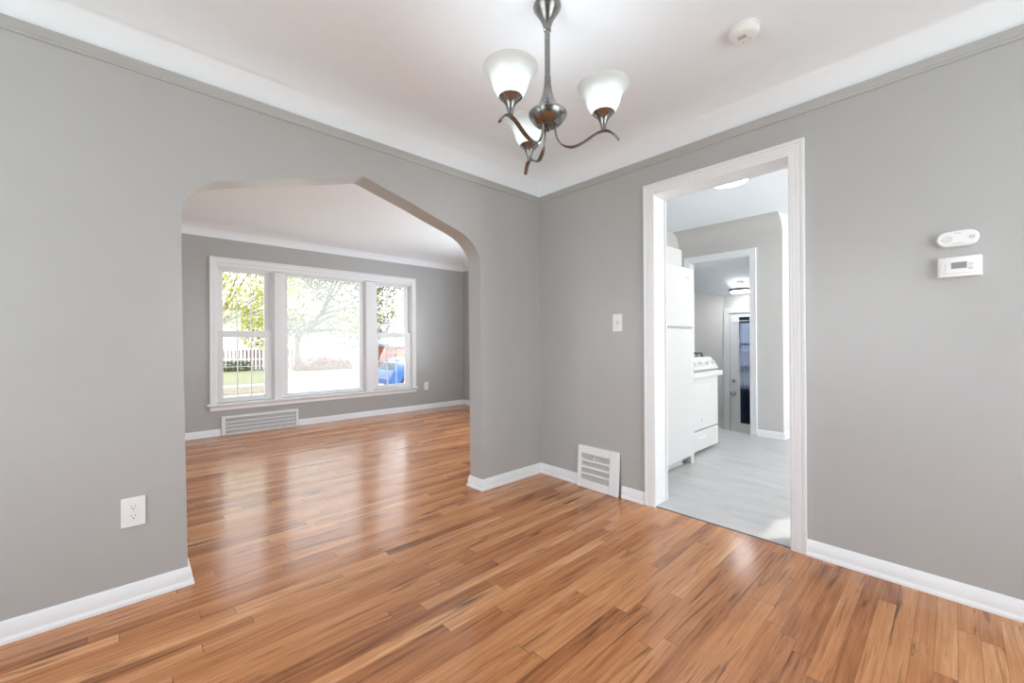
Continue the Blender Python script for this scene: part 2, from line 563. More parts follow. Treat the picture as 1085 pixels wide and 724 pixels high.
# walls behind the camera, each with an unseen window added for its fill lamp
def holed(y0, y1, h0, h1, z0, z1, a, b, fn, top=ZT, bot=0.0):
    m = MB()
    def bx(u0, u1, v0, v1):
        p, q = fn(u0, v0, a), fn(u1, v1, b)
        m.box(min(p[0], q[0]), max(p[0], q[0]), min(p[1], q[1]), max(p[1], q[1]), v0, v1)
    bx(y0, h0, bot, top); bx(h1, y1, bot, top); bx(h0, h1, bot, z0); bx(h0, h1, z1, top)
    return m
FX = lambda u, v, w: (w, u, v)
FY = lambda u, v, w: (u, w, v)
struct('wall_back', holed(XA - 0.145, XR, -2.20, 0.0, 0.55, 2.15, YB - 0.15, YB, FY), WALL, 'grey dining wall behind the camera with an added window', 'wall')
struct('wall_side', holed(YB - 0.15, YDK, 0.55, 2.35, 0.6, 2.1, XR, XR + 0.15, FX), WALL, 'grey dining side wall outside the picture with an added window', 'wall')
# living room
struct('wall_far', holed(YLL - 0.1, YLR + 0.1, 0.745, 3.395, 0.36, 2.075, XL - 0.16, XL, FX, bot=-0.95), WALL, 'grey living room wall with the triple window', 'wall')
struct('wall_living_left', holed(XL, XAB, -5.2, -3.4, 0.6, 2.1, YLL - 0.15, YLL, FY), WALL, 'grey living room side wall left of the triple window', 'wall')
struct('wall_living_right', holed(XL, XAB, -4.55, -2.75, 0.6, 2.1, YLR, YLR + 0.15, FY), WALL, 'grey living room side wall right of the triple window', 'wall')
struct('wall_living_back', MB().box(XAB, XAB + 0.02, YLL, YB - 0.15, 0, ZT), WALL, 'grey living room return wall beyond the arch', 'wall')
# kitchen
struct('wall_kitchen_left', MB().box(XAB, -2.48, YD, 5.33, 0, ZT).box(-2.75, -2.48, 5.33, YKB, 0, ZT), KWALL, 'warm grey kitchen wall behind the white fridge', 'wall',
       mats=[KWALL, WALL], pick=lambda fc: 1 if fc.normal.x < -0.5 else 0)
kw = MB()
kout = [(-2.48, 0), (-2.345, 0), (-2.345, 2.115), (-1.632, 2.115), (-1.632, 0), (-1.305, 0), (-1.305, ZT), (-2.48, ZT)]
kw.prism(kout, YK, YKB, FY)
cove = [(YK, 2.300)] + [(YK - 0.195 * (1 - math.cos(t)), 2.300 + 0.205 * math.sin(t)) for t in [PI / 2 * i / 10 for i in range(1, 11)]] + [(YK, 2.51)]
kw.prism(cove, -2.48, -1.305, lambda u, v, w: (w, u, v))
struct('wall_kitchen', kw, KWALL, 'warm grey far kitchen wall with a white cased opening', 'wall', smooth=True,
       mats=[KWALL, WPAINT], pick=lambda fc: 1 if fc.normal.x > 0.9 and fc.calc_center_median().x > -1.4 else 0)
struct('wall_kitchen_end', MB().box(-1.36, -1.305, YKB, 6.7, -0.65, ZT), WPAINT, 'white end wall at the right of the kitchen opening', 'wall')
struct('wall_kitchen_back', MB().box(-1.305, 1.45, 6.6, 6.7, 0, ZT), KWALL, 'far kitchen wall outside the picture', 'wall')
struct('wall_kitchen_side', holed(YDK, 6.6, 3.8, 5.4, 0.95, 2.25, XR, XR + 0.15, FX), WPAINT, 'white kitchen side wall outside the picture with a window', 'wall')

# ceilings with coves
def cove_ceiling(x0, x1, y0, y1, zlow, zc, r, n=12):
    m = MB()
    for i in range(n + 1):
        t = PI / 2 * i / n
        d, z = r * (1 - math.cos(t)), zlow + (zc - zlow) * math.sin(t)
        if i == 0:
            d = -0.0
        m.v += [(x0 + d, y0 + d, z), (x1 - d, y0 + d, z), (x1 - d, y1 - d, z), (x0 + d, y1 - d, z)]
    for i in range(n):
        for k in range(4):
            a, b = i * 4 + k, i * 4 + (k + 1) % 4
            m.f.append((a, b, b + 4, a + 4))
    m.f.append(tuple(n * 4 + k for k in range(4)))
    return m
struct('ceiling', cove_ceiling(XA, XR, YB, YD, 2.312, ZC, 0.21), CEIL, 'white coved dining room ceiling', 'ceiling', smooth=True, angle=60)
struct('ceiling_living', cove_ceiling(XL, XAB, YLL, YLR, 2.372, 2.53, 0.22), CEIL, 'white coved living room ceiling beyond the arch', 'ceiling', smooth=True, angle=60)
struct('ceiling_kitchen', MB().box(-2.48, XR, YDK, YKB, ZC, ZC + 0.05).box(-1.305, XR, YKB, 6.6, ZC, ZC + 0.05), CEIL, 'flat white kitchen ceiling', 'ceiling')
struct('roof', MB().box(XL - 0.16, XR + 0.15, YLL - 0.15, 6.75, ZT, ZT + 0.08), ROOFM, 'unseen flat grey slab added over the house against light leaks', 'roof')  # unseen slab added to stop light leaking in above the walls
# landing behind the kitchen
slope = lambda y: 1.745 + 0.441 * (6.3 - y)
struct('ceiling_landing', MB().prism([(YKB - 0.02, slope(YKB - 0.02)), (6.42, slope(6.42)), (6.42, ZT), (YKB - 0.02, ZT)], -3.1, -1.36, lambda u, v, w: (w, u, v)),
       CEIL, 'sloping white ceiling over the back door landing', 'ceiling')
lw = MB()
a, b = Vector((-2.277, 6.30)), Vector((-2.9, 5.978))
d = (b - a).normalized(); nn = Vector((d.y, -d.x)) * -0.06
lw.prism([(a.x, a.y), (b.x, b.y), (b.x, YKB), (b.x - 0.06, YKB), (b.x - 0.06, b.y + 0.1), (a.x, a.y + 0.08)], -0.65, 2.55, XY)
struct('wall_landing_left', lw, LWALL, 'lightened grey landing wall left of the back door', 'wall')
bd = [(-3.0, -0.95), (-2.2, -0.95), (-2.2, -0.55), (-2.2, 1.502), (-1.40, 1.502), (-1.40, -0.95), (-1.30, -0.95), (-1.30, ZT), (-3.0, ZT)]
struct('wall_landing_back', MB().prism(bd, 6.30, 6.42, FY), LWALL, 'lightened grey wall around the back door', 'wall')

# picture moulding under the dining ceiling, painted like the wall
pm = [(0, 2.278), (0.006, 2.278), (0.009, 2.283), (0.009, 2.288), (0.006, 2.292), (0.010, 2.302), (0.018, 2.314), (0.020, 2.318), (0.020, 2.3235), (0, 2.3235)]
def room_trim(name, pts, prof, mat, label, sgn=1, closed=False):
    return struct(name, MB().sweep(pts, prof, XY, sgn, closed), mat, label, 'trim', smooth=True)
room_trim('trim_crown', [(XA, YB), (XA, YD), (XR, YD), (XR, YB)], pm, WALL, 'grey painted moulding where dining walls meet ceiling', -1)
# baseboards
bp = [(0, 0), (0.022, 0), (0.0225, 0.008), (0.020, 0.015), (0.0155, 0.020), (0.0145, 0.026), (0.0145, 0.054), (0.0115, 0.060), (0.0105, 0.066), (0.0075, 0.075), (0.004, 0.080), (0, 0.080)]
room_trim('baseboard_left', [(XA, YB), (XA, 0.196), (XAB, 0.196), (XAB, YLL)], bp, TRIM, 'white baseboard left of the arch', -1)
room_trim('baseboard_corner', [(XAB, YLR), (XAB, 1.926), (XA, 1.926), (XA, YD), (-1.997, YD)], bp, TRIM, 'white baseboard between the arch and the return grille', -1)
room_trim('baseboard_middle', [(-1.612, YD), (-1.432, YD)], bp, TRIM, 'white baseboard between the return grille and the doorway', -1)
room_trim('baseboard_right', [(-0.525, YD), (XR, YD)], bp, TRIM, 'white baseboard right of the doorway', -1)
room_trim('baseboard_back', [(XL, YLL), (XL, 0.806)], bp, TRIM, 'white baseboard below the triple window, left of the vent', -1)
room_trim('baseboard_far', [(XL, 1.668), (XL, YLR), (XAB, YLR)], bp, TRIM, 'white baseboard below the triple window, right of the vent', -1)
room_trim('baseboard_kitchen', [(-1.565, YK), (-1.305, YK), (-1.305, 6.6)], bp, TRIM, 'white baseboard around the kitchen wall end', -1)

# casings
cp = [(0.000, 0), (0.000, 0.010), (0.004, 0.013), (0.012, 0.014), (0.015, 0.011), (0.018, 0.014), (0.030, 0.0155), (0.033, 0.012), (0.036, 0.0155), (0.050, 0.017), (0.054, 0.0135), (0.058, 0.019), (0.070, 0.021), (0.0725, 0.018), (0.0725, 0)]
def casing(mb, x0, x1, zt, y, zb=0.0, side=-1):
    mb.sweep([(x0, zb), (x0, zt), (x1, zt), (x1, zb)], cp, lambda u, v, h: (u, y + side * h, v), 1)
dk = struct('door_1', MB().box(-1.378, -1.368, YD, YDK + 0.001, 0, 2.075).box(-0.590, -0.580, YD, YDK + 0.001, 0, 2.075).box(-1.378, -0.580, YD, YDK + 0.001, 2.075, 2.085), TRIM,
            'white cased doorway from dining room to kitchen', 'doorway')
m = MB(); casing(m, -1.357, -0.597, 2.075, YD); obj('casing', m, TRIM, dk, smooth=True)
m = MB(); casing(m, -1.357, -0.597, 2.075, YDK, side=1); obj('casing', m, TRIM, dk, smooth=True)
dk = struct('door_2', MB().box(-2.345, -2.335, YK, YKB, 0, 2.105).box(-1.642, -1.632, YK, YKB, 0, 2.105).box(-2.345, -1.632, YK, YKB, 2.105, 2.115), TRIM,
            'white cased opening from kitchen to the back landing', 'doorway')
m = MB(); casing(m, -2.337, -1.640, 2.112, YK); obj('casing', m, TRIM, dk, smooth=True)

# ---------------------------------------------------------------- triple window
def window_unit(name, y0, y1, gy0, gy1, label, double, pane_mat):
    """frame box y0..y1 in the wall; glass gy0..gy1"""
    z0, z1 = 0.395, 2.040
    gz0, gz1 = 0.452, 1.986
    fr = MB()
    xo, xi = XL - 0.125, XL - 0.004
    fr.box(xo, xi, y0, y0 + 0.018, z0, z1).box(xo, xi, y1 - 0.018, y1, z0, z1).box(xo, xi, y0 + 0.018, y1 - 0.018, z1 - 0.018, z1).box(xo, xi, y0 + 0.018, y1 - 0.018, z0, z0 + 0.018)
    # stop strips
    fr.box(xi - 0.045, xi - 0.030, y0 + 0.018, y0 + 0.034, z0 + 0.018, z1 - 0.018).box(xi - 0.045, xi - 0.030, y1 - 0.034, y1 - 0.018, z0 + 0.018, z1 - 0.018)
    fr.box(xi - 0.045, xi - 0.030, y0 + 0.034, y1 - 0.034, z1 - 0.034, z1 - 0.018)
    w = struct(name, fr, WINW, label, 'window', bevel=0.002)
    def sash(x, t, za, zb, gz_lo, gz_hi, grid):
        s = MB()
        ya, yb = y0 + 0.019, y1 - 0.019
        s.box(x, x + t, ya, gy0, za, zb).box(x, x + t, gy1, yb, za, zb).box(x, x + t, gy0, gy1, gz_hi, zb).box(x, x + t, gy0, gy1, za, gz_lo)
        so = obj('sash', s, WINW, w, bevel=0.003)
        obj('pane', MB().box(x + t * 0.5 - 0.002, x + t * 0.5 + 0.002, gy0, gy1, gz_lo, gz_hi), pane_mat, so)
        if grid:
            g = MB()
            for k in (1, 2):
                yc = gy0 + (gy1 - gy0) * k / 3
                g.box(x + t * 0.5 + 0.003, x + t * 0.5 + 0.010, yc - 0.006, yc + 0.006, gz_lo, gz_hi)
            zc = (gz_lo + gz_hi) / 2
            for k in range(3):
                a_ = gy0 + (gy1 - gy0) * k / 3 + (0.006 if k else 0); b_ = gy0 + (gy1 - gy0) * (k + 1) / 3 - (0.006 if k < 2 else 0)
                g.box(x + t * 0.5 + 0.003, x + t * 0.5 + 0.010, a_, b_, zc - 0.005, zc + 0.005)
            obj('muntin', g, WINW, so)
    if double:
        sash(XL - 0.050 - 0.036, 0.034, 1.185, z1 - 0.019, 1.262, gz1, True)
        sash(XL - 0.050, 0.034, z0 + 0.019, 1.262, gz0, 1.186, True)
    else:
        sash(XL - 0.062, 0.034, z0 + 0.019, z1 - 0.019, gz0 - 0.012, gz1 + 0.012, False)
window_unit('window_1', 0.765, 1.382, 0.838, 1.280, 'narrow sash window at the left of the triple window', True, GLASS)
window_unit('window_2', 1.482, 2.605, 1.548, 2.520, 'wide clouded picture window in the middle', False, HAZY)
window_unit('window_3', 2.722, 3.372, 2.808, 3.262, 'narrow sash window at the right of the triple window', True, GLASS)
wc = MB()
wp = [(0, 0), (0, 0.012), (0.006, 0.016), (0.048, 0.018), (0.054, 0.024), (0.068, 0.024), (0.070, 0.020), (0.070, 0)]
wc.sweep([(0.770, 0.385), (0.770, 2.077), (3.367, 2.077), (3.367, 0.385)], wp, lambda u, v, h: (XL + h, u, v), 1)
wc.box(XL - 0.12, XL + 0.016, 1.382, 1.482, 0.385, 2.03).box(XL - 0.12, XL + 0.016, 2.605, 2.722, 0.385, 2.03).box(XL - 0.12, XL + 0.012, 0.770, 3.367, 2.040, 2.077)
struct('trim_window', wc, TRIM, 'white casing and mullions around the triple window', 'trim', bevel=0.003)
ws = MB().box(XL - 0.11, XL + 0.040, 0.674, 3.462, 0.360, 0.385)
ap = [(0, 0), (0.018, 0), (0.018, 0.045), (0.026, 0.056), (0.026, 0.060), (0, 0.060)]
ws.prism([(0.0, 0.300), (0.018, 0.300), (0.018, 0.340), (0.030, 0.354), (0.030, 0.360), (0.0, 0.360)], 0.700, 3.436, lambda u, v, w: (XL + u, w, v))
struct('trim_sill', ws, TRIM, 'white sill and apron under the triple window', 'trim', bevel=0.003)

# unseen windows with lamps behind; dining and living ones added for fill light
def side_window(name, u0, u1, z0, z1, fn, label):
    fr = MB()
    def bx(a_, b_, c_, d_, w0, w1, mb):
        p, q = fn(a_, c_, w0), fn(b_, d_, w1)
        mb.box(min(p[0], q[0]), max(p[0], q[0]), min(p[1], q[1]), max(p[1], q[1]), c_, d_)
    bx(u0, u0 + 0.05, z0, z1, 0.03, 0.11, fr); bx(u1 - 0.05, u1, z0, z1, 0.03, 0.11, fr)
    bx(u0 + 0.05, u1 - 0.05, z0, z0 + 0.05, 0.03, 0.11, fr); bx(u0 + 0.05, u1 - 0.05, z1 - 0.05, z1, 0.03, 0.11, fr)
    w = struct(name, fr, WINW, label, 'window', bevel=0.003)
    g = MB(); bx(u0 + 0.05, u1 - 0.05, z0 + 0.05, z1 - 0.05, 0.068, 0.072, g)
    obj('pane', g, GLASS, w)
side_window('added_window_4', -2.20, 0.0, 0.55, 2.15, lambda u, v, w: (u, YB - w, v), 'unseen dining room window behind the camera, added for fill light')
side_window('added_window_5', 0.55, 2.35, 0.6, 2.1, lambda u, v, w: (XR + w, u, v), 'unseen dining room side window added for fill light')
side_window('added_window_6', -5.2, -3.4, 0.6, 2.1, lambda u, v, w: (u, YLL - w, v), 'unseen living room side window added for fill light')
side_window('added_window_8', -4.55, -2.75, 0.6, 2.1, lambda u, v, w: (u, YLR + w, v), 'unseen living room end window added for fill light')
side_window('window_7', 3.8, 5.4, 0.95, 2.25, lambda u, v, w: (XR + w, u, v), 'kitchen side window outside the picture')

# ---------------------------------------------------------------- back door
yb = 6.30
bdm = MB()
gx0, gx1, gz0, gz1 = -2.066, -1.53, 0.440, 1.440
for bx_ in ((-2.198, gx0, -0.54, 1.500), (gx1, -1.402, -0.54, 1.500), (gx0, gx1, gz1, 1.500), (gx0, gx1, -0.54, gz0)):
    bdm.box(bx_[0], bx_[1], yb + 0.012, yb + 0.052, bx_[2], bx_[3])
bdo = struct('door_3', bdm, TRIM, 'white back door with a glazed panel and navy curtain', 'door', bevel=0.002)
m = MB(); casing(m, -2.204, -1.400, 1.500, yb, zb=-0.55)
obj('casing', m, TRIM, bdo, smooth=True)
obj('pane', MB().box(gx0, gx1, yb + 0.028, yb + 0.032, gz0, gz1), GLASS, bdo)
mn = MB()
for z in (1.056, 0.731, 0.462):
    mn.box(gx0, gx1, yb + 0.033, yb + 0.052, z - 0.016, z + 0.016)
obj('muntin', mn, plain('dark_muntin', (0.02, 0.02, 0.03), 0.6), bdo)
kb = obj('knob', MB().lathe([(0.030, 0.012), (0.030, 0.004), (0.012, 0.0), (0.011, -0.022), (0.020, -0.030), (0.027, -0.042), (0.026, -0.054), (0.015, -0.062)], (-2.155, yb, 0.36), 'y', 24), CHROME, bdo, smooth=True)
kb['label'] = 'round chrome door knob'
db = obj('deadbolt', MB().lathe([(0.027, 0.012), (0.027, 0.0), (0.023, -0.008), (0.012, -0.010)], (-2.150, yb, 0.535), 'y', 24).box(-2.153, -2.147, yb - 0.022, yb - 0.009, 0.518, 0.552), CHROME, bdo, smooth=True)
db['label'] = 'round chrome deadbolt with thumb turn'

# ================================================================ THINGS IN THE DINING ROOM
# chandelier
CX, CY = -1.150, 1.279
ch = thing('chandelier', (CX, CY, ZC), 'brushed nickel chandelier with three lit frosted bell shades hanging from ceiling', 'chandelier')
c0 = (CX, CY, 0)
obj('canopy', MB().lathe([(0.052, ZC - 0.001), (0.057, 2.499), (0.0575, 2.494), (0.055, 2.486), (0.045, 2.470), (0.032, 2.450), (0.022, 2.430), (0.0165, 2.412), (0.015, 2.404)], c0, n=36), NICKEL, ch, smooth=True)
st = obj('stem', MB().lathe([(0.0155, 2.404), (0.0155, 2.396), (0.0115, 2.395), (0.0115, 2.206), (0.0135, 2.205), (0.0135, 2.196)], c0, n=24), NICKEL, ch, smooth=True)
bd_ = obj('body', MB().lathe([(0.0135, 2.196), (0.0150, 2.170), (0.0195, 2.140), (0.028, 2.110), (0.041, 2.085), (0.058, 2.066), (0.074, 2.055), (0.0795, 2.049), (0.0790, 2.043), (0.072, 2.030),
                          (0.060, 2.014), (0.047, 2.004), (0.030, 1.999), (0.014, 1.998)], c0, n=40), NICKEL, ch, smooth=True)
obj('finial', MB().lathe([(0.012, 1.999), (0.013, 1.992), (0.008, 1.987), (0.009, 1.982), (0.005, 1.976), (0.001, 1.974)], c0, n=20), NICKEL, bd_, smooth=True)
armrz = [(0.030, 2.008), (0.031, 1.985), (0.034, 1.962), (0.042, 1.938), (0.056, 1.918), (0.074, 1.906), (0.096, 1.9005), (0.118, 1.903), (0.140, 1.911), (0.162, 1.923), (0.184, 1.9365), (0.204, 1.946),
         (0.224, 1.951), (0.240, 1.950), (0.254, 1.944), (0.268, 1.932), (0.279, 1.918), (0.285, 1.908)]
for ang in (-86, 33.5, 154.5):
    a = math.radians(ang)
    dx, dy = math.cos(a), math.sin(a)
    pts = [(CX + r * dx, CY + r * dy, z) for r, z in armrz]
    wd = [0.0055, 0.0055, 0.006, 0.007, 0.0085, 0.0095] + [0.0105] * 8 + [0.0102, 0.0096, 0.009, 0.008]
    th = [0.0045, 0.0045, 0.0045, 0.004, 0.0038, 0.0035] + [0.0042] * 12
    am = MB().tube(pts, wd, th, n=14, side=(-dy, dx, 0))
    am.lathe([(0.0075, 2.000), (0.0085, 2.006), (0.0085, 2.016)], (CX + 0.030 * dx, CY + 0.030 * dy, 0), n=12)
    arm = obj('arm', am, NICKEL, ch, smooth=True)
    cc = (CX + 0.226 * dx, CY + 0.226 * dy, 0)
    obj('socket_cup', MB().lathe([(0.009, 1.951), (0.0105, 1.960), (0.0115, 1.968), (0.0145, 1.982), (0.020, 1.996), (0.030, 2.009), (0.040, 2.018), (0.0445, 2.0225), (0.0430, 2.0235), (0.030, 2.013), (0.015, 2.006)], cc, n=32), NICKEL, arm, smooth=True)
    prof = [(0.030, 2.0145), (0.041, 2.0235), (0.048, 2.031), (0.056, 2.042), (0.0625, 2.055), (0.067, 2.069), (0.0705, 2.082), (0.075, 2.096), (0.083, 2.109), (0.094, 2.121), (0.1035, 2.129)]
    inner = [(r - 0.0035, z + 0.0012) for r, z in reversed(prof)]
    obj('lamp_shade', MB().lathe(prof + [(0.1035, 2.1315)] + inner, cc, n=44, cap0=False, cap1=False), FROST, arm, smooth=True, angle=70)['label'] = 'lit frosted white glass bell shade'
    obj('bulb', MB().lathe([(0.010, 2.012), (0.013, 2.026), (0.020, 2.042), (0.0265, 2.058), (0.028, 2.070), (0.0245, 2.084), (0.014, 2.094), (0.003, 2.097)], cc, n=20), BULB, arm, smooth=True)

# smoke detector
sx, sy = -0.640, 2.030
sd = thing('smoke_detector', (sx, sy, ZC), 'round white smoke detector on the ceiling', 'smoke detector')
obj('mounting_base', MB().lathe([(0.062, ZC), (0.064, ZC - 0.004), (0.064, ZC - 0.010), (0.060, ZC - 0.011)], (sx, sy, 0), n=40), PLASTIC, sd, smooth=True)
cv = obj('cover', MB().lathe([(0.060, ZC - 0.010), (0.0605, ZC - 0.020), (0.058, ZC - 0.032), (0.053, ZC - 0.038), (0.046, ZC - 0.040), (0.020, ZC - 0.041), (0.001, ZC - 0.041)], (sx, sy, 0), n=40), PLASTIC, sd, smooth=True)
vt = MB()
for k in range(3):
    vt.box(sx - 0.022, sx + 0.012, sy - 0.006 + k * 0.008 - 0.016, sy - 0.002 + k * 0.008 - 0.016, ZC - 0.0425, ZC - 0.0405)
obj('sounder_vent', vt, GREYP, cv)
obj('test_button', MB().lathe([(0.009, ZC - 0.0405), (0.009, ZC - 0.043), (0.006, ZC - 0.044)], (sx + 0.016, sy + 0.020, 0), n=20), OFFWHITE, cv, smooth=True)
obj('indicator_light', MB().lathe([(0.003, ZC - 0.0405), (0.003, ZC - 0.0425)], (sx - 0.012, sy + 0.026, 0), n=12), GREYP, cv)

# thermostat (plane y = YD, faces -y)
tx, tz = 0.0135, 1.4065
tm = thing('thermostat', (tx, YD, 1.362), 'white rectangular thermostat with a small grey screen', 'thermostat')
obj('body', MB().box(tx - 0.066, tx + 0.064, YD - 0.004, YD, tz - 0.043, tz + 0.043).prism([(-0.0645, 0.004), (0.0625, 0.004), (0.0615, 0.024), (0.054, 0.028), (-0.056, 0.028), (-0.0635, 0.024)], tz - 0.0415, tz + 0.0415, lambda u, v, w: (tx + u, YD - v, w)), PLASTIC, tm, bevel=0.002)
obj('screen', MB().box(tx - 0.024, tx + 0.020, YD - 0.0295, YD - 0.027, tz - 0.008, tz + 0.018), SCREEN, tm)['label'] = 'grey liquid crystal screen'
for bx_, bz_ in ((0.034, 0.008), (0.034, -0.010)):
    obj('button', MB().box(tx + bx_ - 0.006, tx + bx_ + 0.006, YD - 0.0305, YD - 0.0275, tz + bz_ - 0.005, tz + bz_ + 0.005), OFFWHITE, tm, bevel=0.001)
obj('mode_switch', MB().box(tx - 0.041, tx - 0.038, YD - 0.030, YD - 0.0275, tz - 0.012, tz + 0.012), OFFWHITE, tm)
obj('cover_line', MB().box(tx - 0.052, tx + 0.050, YD - 0.0285, YD - 0.0275, tz - 0.0275, tz - 0.0265), GREYP, tm)

# carbon monoxide detector: stadium shape
ox, oz = 0.0075, 1.5245
cm = thing('carbon_monoxide_detector', (ox, YD, 1.485), 'white pill shaped carbon monoxide detector above the thermostat', 'detector')
def stadium(hw, hh, n=16):
    pts = []
    for k in range(n + 1):
        t = -PI / 2 + PI * k / n
        pts.append((hw - hh + hh * math.cos(t) * 1.0, hh * math.sin(t)))
    for k in range(n + 1):
        t = PI / 2 + PI * k / n
        pts.append((-(hw - hh) + hh * math.cos(t), hh * math.sin(t)))
    return pts
def layered(mb, hw, hh, layers, cx, cz, y, n=16):
    """stacked stadium outlines: (inset, depth)"""
    rings = []
    for ins, dep in layers:
        rings.append([(cx + u, y - dep, cz + v) for u, v in stadium(hw - ins, hh - ins, n)])
    k = len(rings[0])
    vs = [p for r in rings for p in r]
    fs = []
    for i in range(len(rings) - 1):
        for j in range(k):
            fs.append((i * k + j, i * k + (j + 1) % k, (i + 1) * k + (j + 1) % k, (i + 1) * k + j))
    fs.append(tuple(range(k))); fs.append(tuple((len(rings) - 1) * k + j for j in range(k)))
    return mb.add(vs, fs)
obj('body', layered(MB(), 0.0625, 0.0335, [(0.001, 0), (0, 0.004), (0, 0.022), (0.002, 0.027), (0.006, 0.030)], ox, oz, YD), PLASTIC, cm, smooth=True)
obj('test_button', MB().lathe([(0.0145, -0.029), (0.0145, -0.0305), (0.0130, -0.0315), (0.0120, -0.0303), (0.002, -0.0303)], (ox - 0.028, YD, oz - 0.001), 'y', 28), OFFWHITE, cm, smooth=True)
sl = MB()
for k in range(3):
    sl.box(ox + 0.034 + k * 0.0055, ox + 0.0365 + k * 0.0055, YD - 0.0308, YD - 0.0295, oz - 0.007, oz + 0.007)
obj('sounder_slot', sl, GREYP, cm)
obj('marking', MB().box(ox - 0.016, ox + 0.016, YD - 0.0303, YD - 0.0295, oz - 0.0222, oz - 0.0200), GREYP, cm)
obj('marking', MB().box(ox - 0.010, ox + 0.010, YD - 0.0303, YD - 0.0295, oz + 0.0200, oz + 0.0218), GREYP, cm)
obj('indicator_light', MB().box(ox - 0.0475, ox - 0.0445, YD - 0.0304, YD - 0.0295, oz - 0.004, oz), GREYP, cm)

# light switch
def light_switch(x, z, fn, label, base):
    s = thing('light_switch', base, label, 'light switch')
    def bxs(a_, b_, c_, d_, w0, w1, mb):
        p, q = fn(a_, w0), fn(b_, w1)
        mb.box(min(p[0], q[0]), max(p[0], q[0]), min(p[1], q[1]), max(p[1], q[1]), c_, d_)
        return mb
    obj('plate', bxs(x - 0.039, x + 0.039, z - 0.062, z + 0.062, 0, 0.006, MB()), PLASTIC, s, bevel=0.0025)
    obj('toggle', bxs(x - 0.005, x + 0.005, z - 0.002, z + 0.014, 0.006, 0.016, bxs(x - 0.009, x + 0.009, z - 0.016, z + 0.016, 0.005, 0.0068, MB())), OFFWHITE, s, bevel=0.001)
    for zz in (z - 0.032, z + 0.032):
        obj('screw', bxs(x - 0.003, x + 0.003, zz - 0.003, zz + 0.003, 0.0055, 0.0068, MB()), OFFWHITE, s)
light_switch(-1.6425, 1.2365, lambda u, w: (u, YD - w), 'white light switch on grey wall left of the doorway', (-1.6425, YD, 1.2365))
light_switch(5.475, 1.2475, lambda u, w: (-1.305 + w, u), 'white light switch on the white kitchen wall end', (-1.305, 5.475, 1.2475))

# outlets on x = const walls (faces +x)
def outlet(xw, y, z, hw, hh, label):
    s = thing('outlet', (xw, y, z), label, 'outlet')
    obj('plate', MB().box(xw, xw + 0.006, y - hw, y + hw, z - hh, z + hh), PLASTIC, s, bevel=0.0025)
    for dz in (0.0195, -0.0195):
        rec = layered_x(MB(), 0.0165, 0.0135, xw + 0.0055, xw + 0.0082, y, z + dz)
        r = obj('receptacle', rec, PLASTIC, s, smooth=True)
        sm = MB()
        sm.box(xw + 0.0078, xw + 0.0086, y - 0.0075, y - 0.0055, z + dz + 0.001, z + dz + 0.009)
        sm.box(xw + 0.0078, xw + 0.0086, y + 0.0055, y + 0.0075, z + dz + 0.002, z + dz + 0.009)
        sm.lathe([(0.0026, xw + 0.0078), (0.0026, xw + 0.0086)], (0, y, z + dz - 0.006), 'x', 12)
        obj('slot', sm, DKGREY, r)
    obj('screw', MB().lathe([(0.003, xw + 0.0055), (0.003, xw + 0.0072)], (0, y, z), 'x', 12), OFFWHITE, s)
def layered_x(mb, hw, hh, x0, x1, y, z):
    pts = [(y + hw * math.cos(t), z + hh * 1.2 * max(-0.85, min(0.85, math.sin(t)))) for t in [2 * PI * k / 28 for k in range(28)]]
    return mb.prism(pts, x0, x1, lambda u, v, w: (w, u, v))
outlet(XA, 0.013, 0.3835, 0.0395, 0.062, 'white outlet on grey wall left of the arch')
outlet(XL, 3.634, 0.3830, 0.041, 0.064, 'white outlet on living room wall right of the window')

# return grille leaning on the doorway wall
rg = thing('return_grille', (-1.80, YD, 0), 'white square return air grille at floor beside the doorway', 'vent grille')
RX0, RX1, RZ1 = -1.985, -1.625, 0.312
def lean(u, v, w):          # u along x, v up the face, w out of the face
    t = v / RZ1
    return (u, YD - (0.046 - 0.022 * t) - w, v + 0.001)
fr = MB()
def lb(mb, u0, u1, v0, v1, w0, w1):
    vs = [lean(u, v, w) for u in (u0, u1) for v in (v0, v1) for w in (w0, w1)]
    return mb.add(vs, [(0, 1, 3, 2), (4, 6, 7, 5), (0, 4, 5, 1), (2, 3, 7, 6), (0, 2, 6, 4), (1, 5, 7, 3)])
GX0, GX1, GZ0, GZ1 = -1.949, -1.699, 0.058, 0.254
lb(fr, RX0, GX0, 0, RZ1, -0.022, 0); lb(fr, GX1, RX1, 0, RZ1, -0.022, 0); lb(fr, GX0, GX1, 0, GZ0, -0.022, 0); lb(fr, GX0, GX1, GZ1, RZ1, -0.022, 0)
obj('frame', fr, TRIM, rg, bevel=0.004)
obj('backing', lb(MB(), GX0, GX1, GZ0, GZ1, -0.020, -0.017), DUCT, rg)
hb = MB()
for k in range(1, 4):
    zc = GZ0 + (GZ1 - GZ0) * k / 4
    lb(hb, GX0, GX1, zc - 0.006, zc + 0.006, -0.014, -0.001)
obj('crossbar', hb, TRIM, rg)
fn_ = MB()
nf = 24
for k in range(nf):
    xc = GX0 + (GX1 - GX0) * (k + 0.5) / nf
    lb(fn_, xc - 0.0022, xc + 0.0022, GZ0, GZ1, -0.016, -0.006)
obj('fin', fn_, plain('grille_fin_grey', (0.78, 0.78, 0.78), 0.5), rg)
obj('lever', lb(MB(), -1.838, -1.826, 0.222, 0.240, -0.004, 0.008), PLASTIC, rg, bevel=0.002)

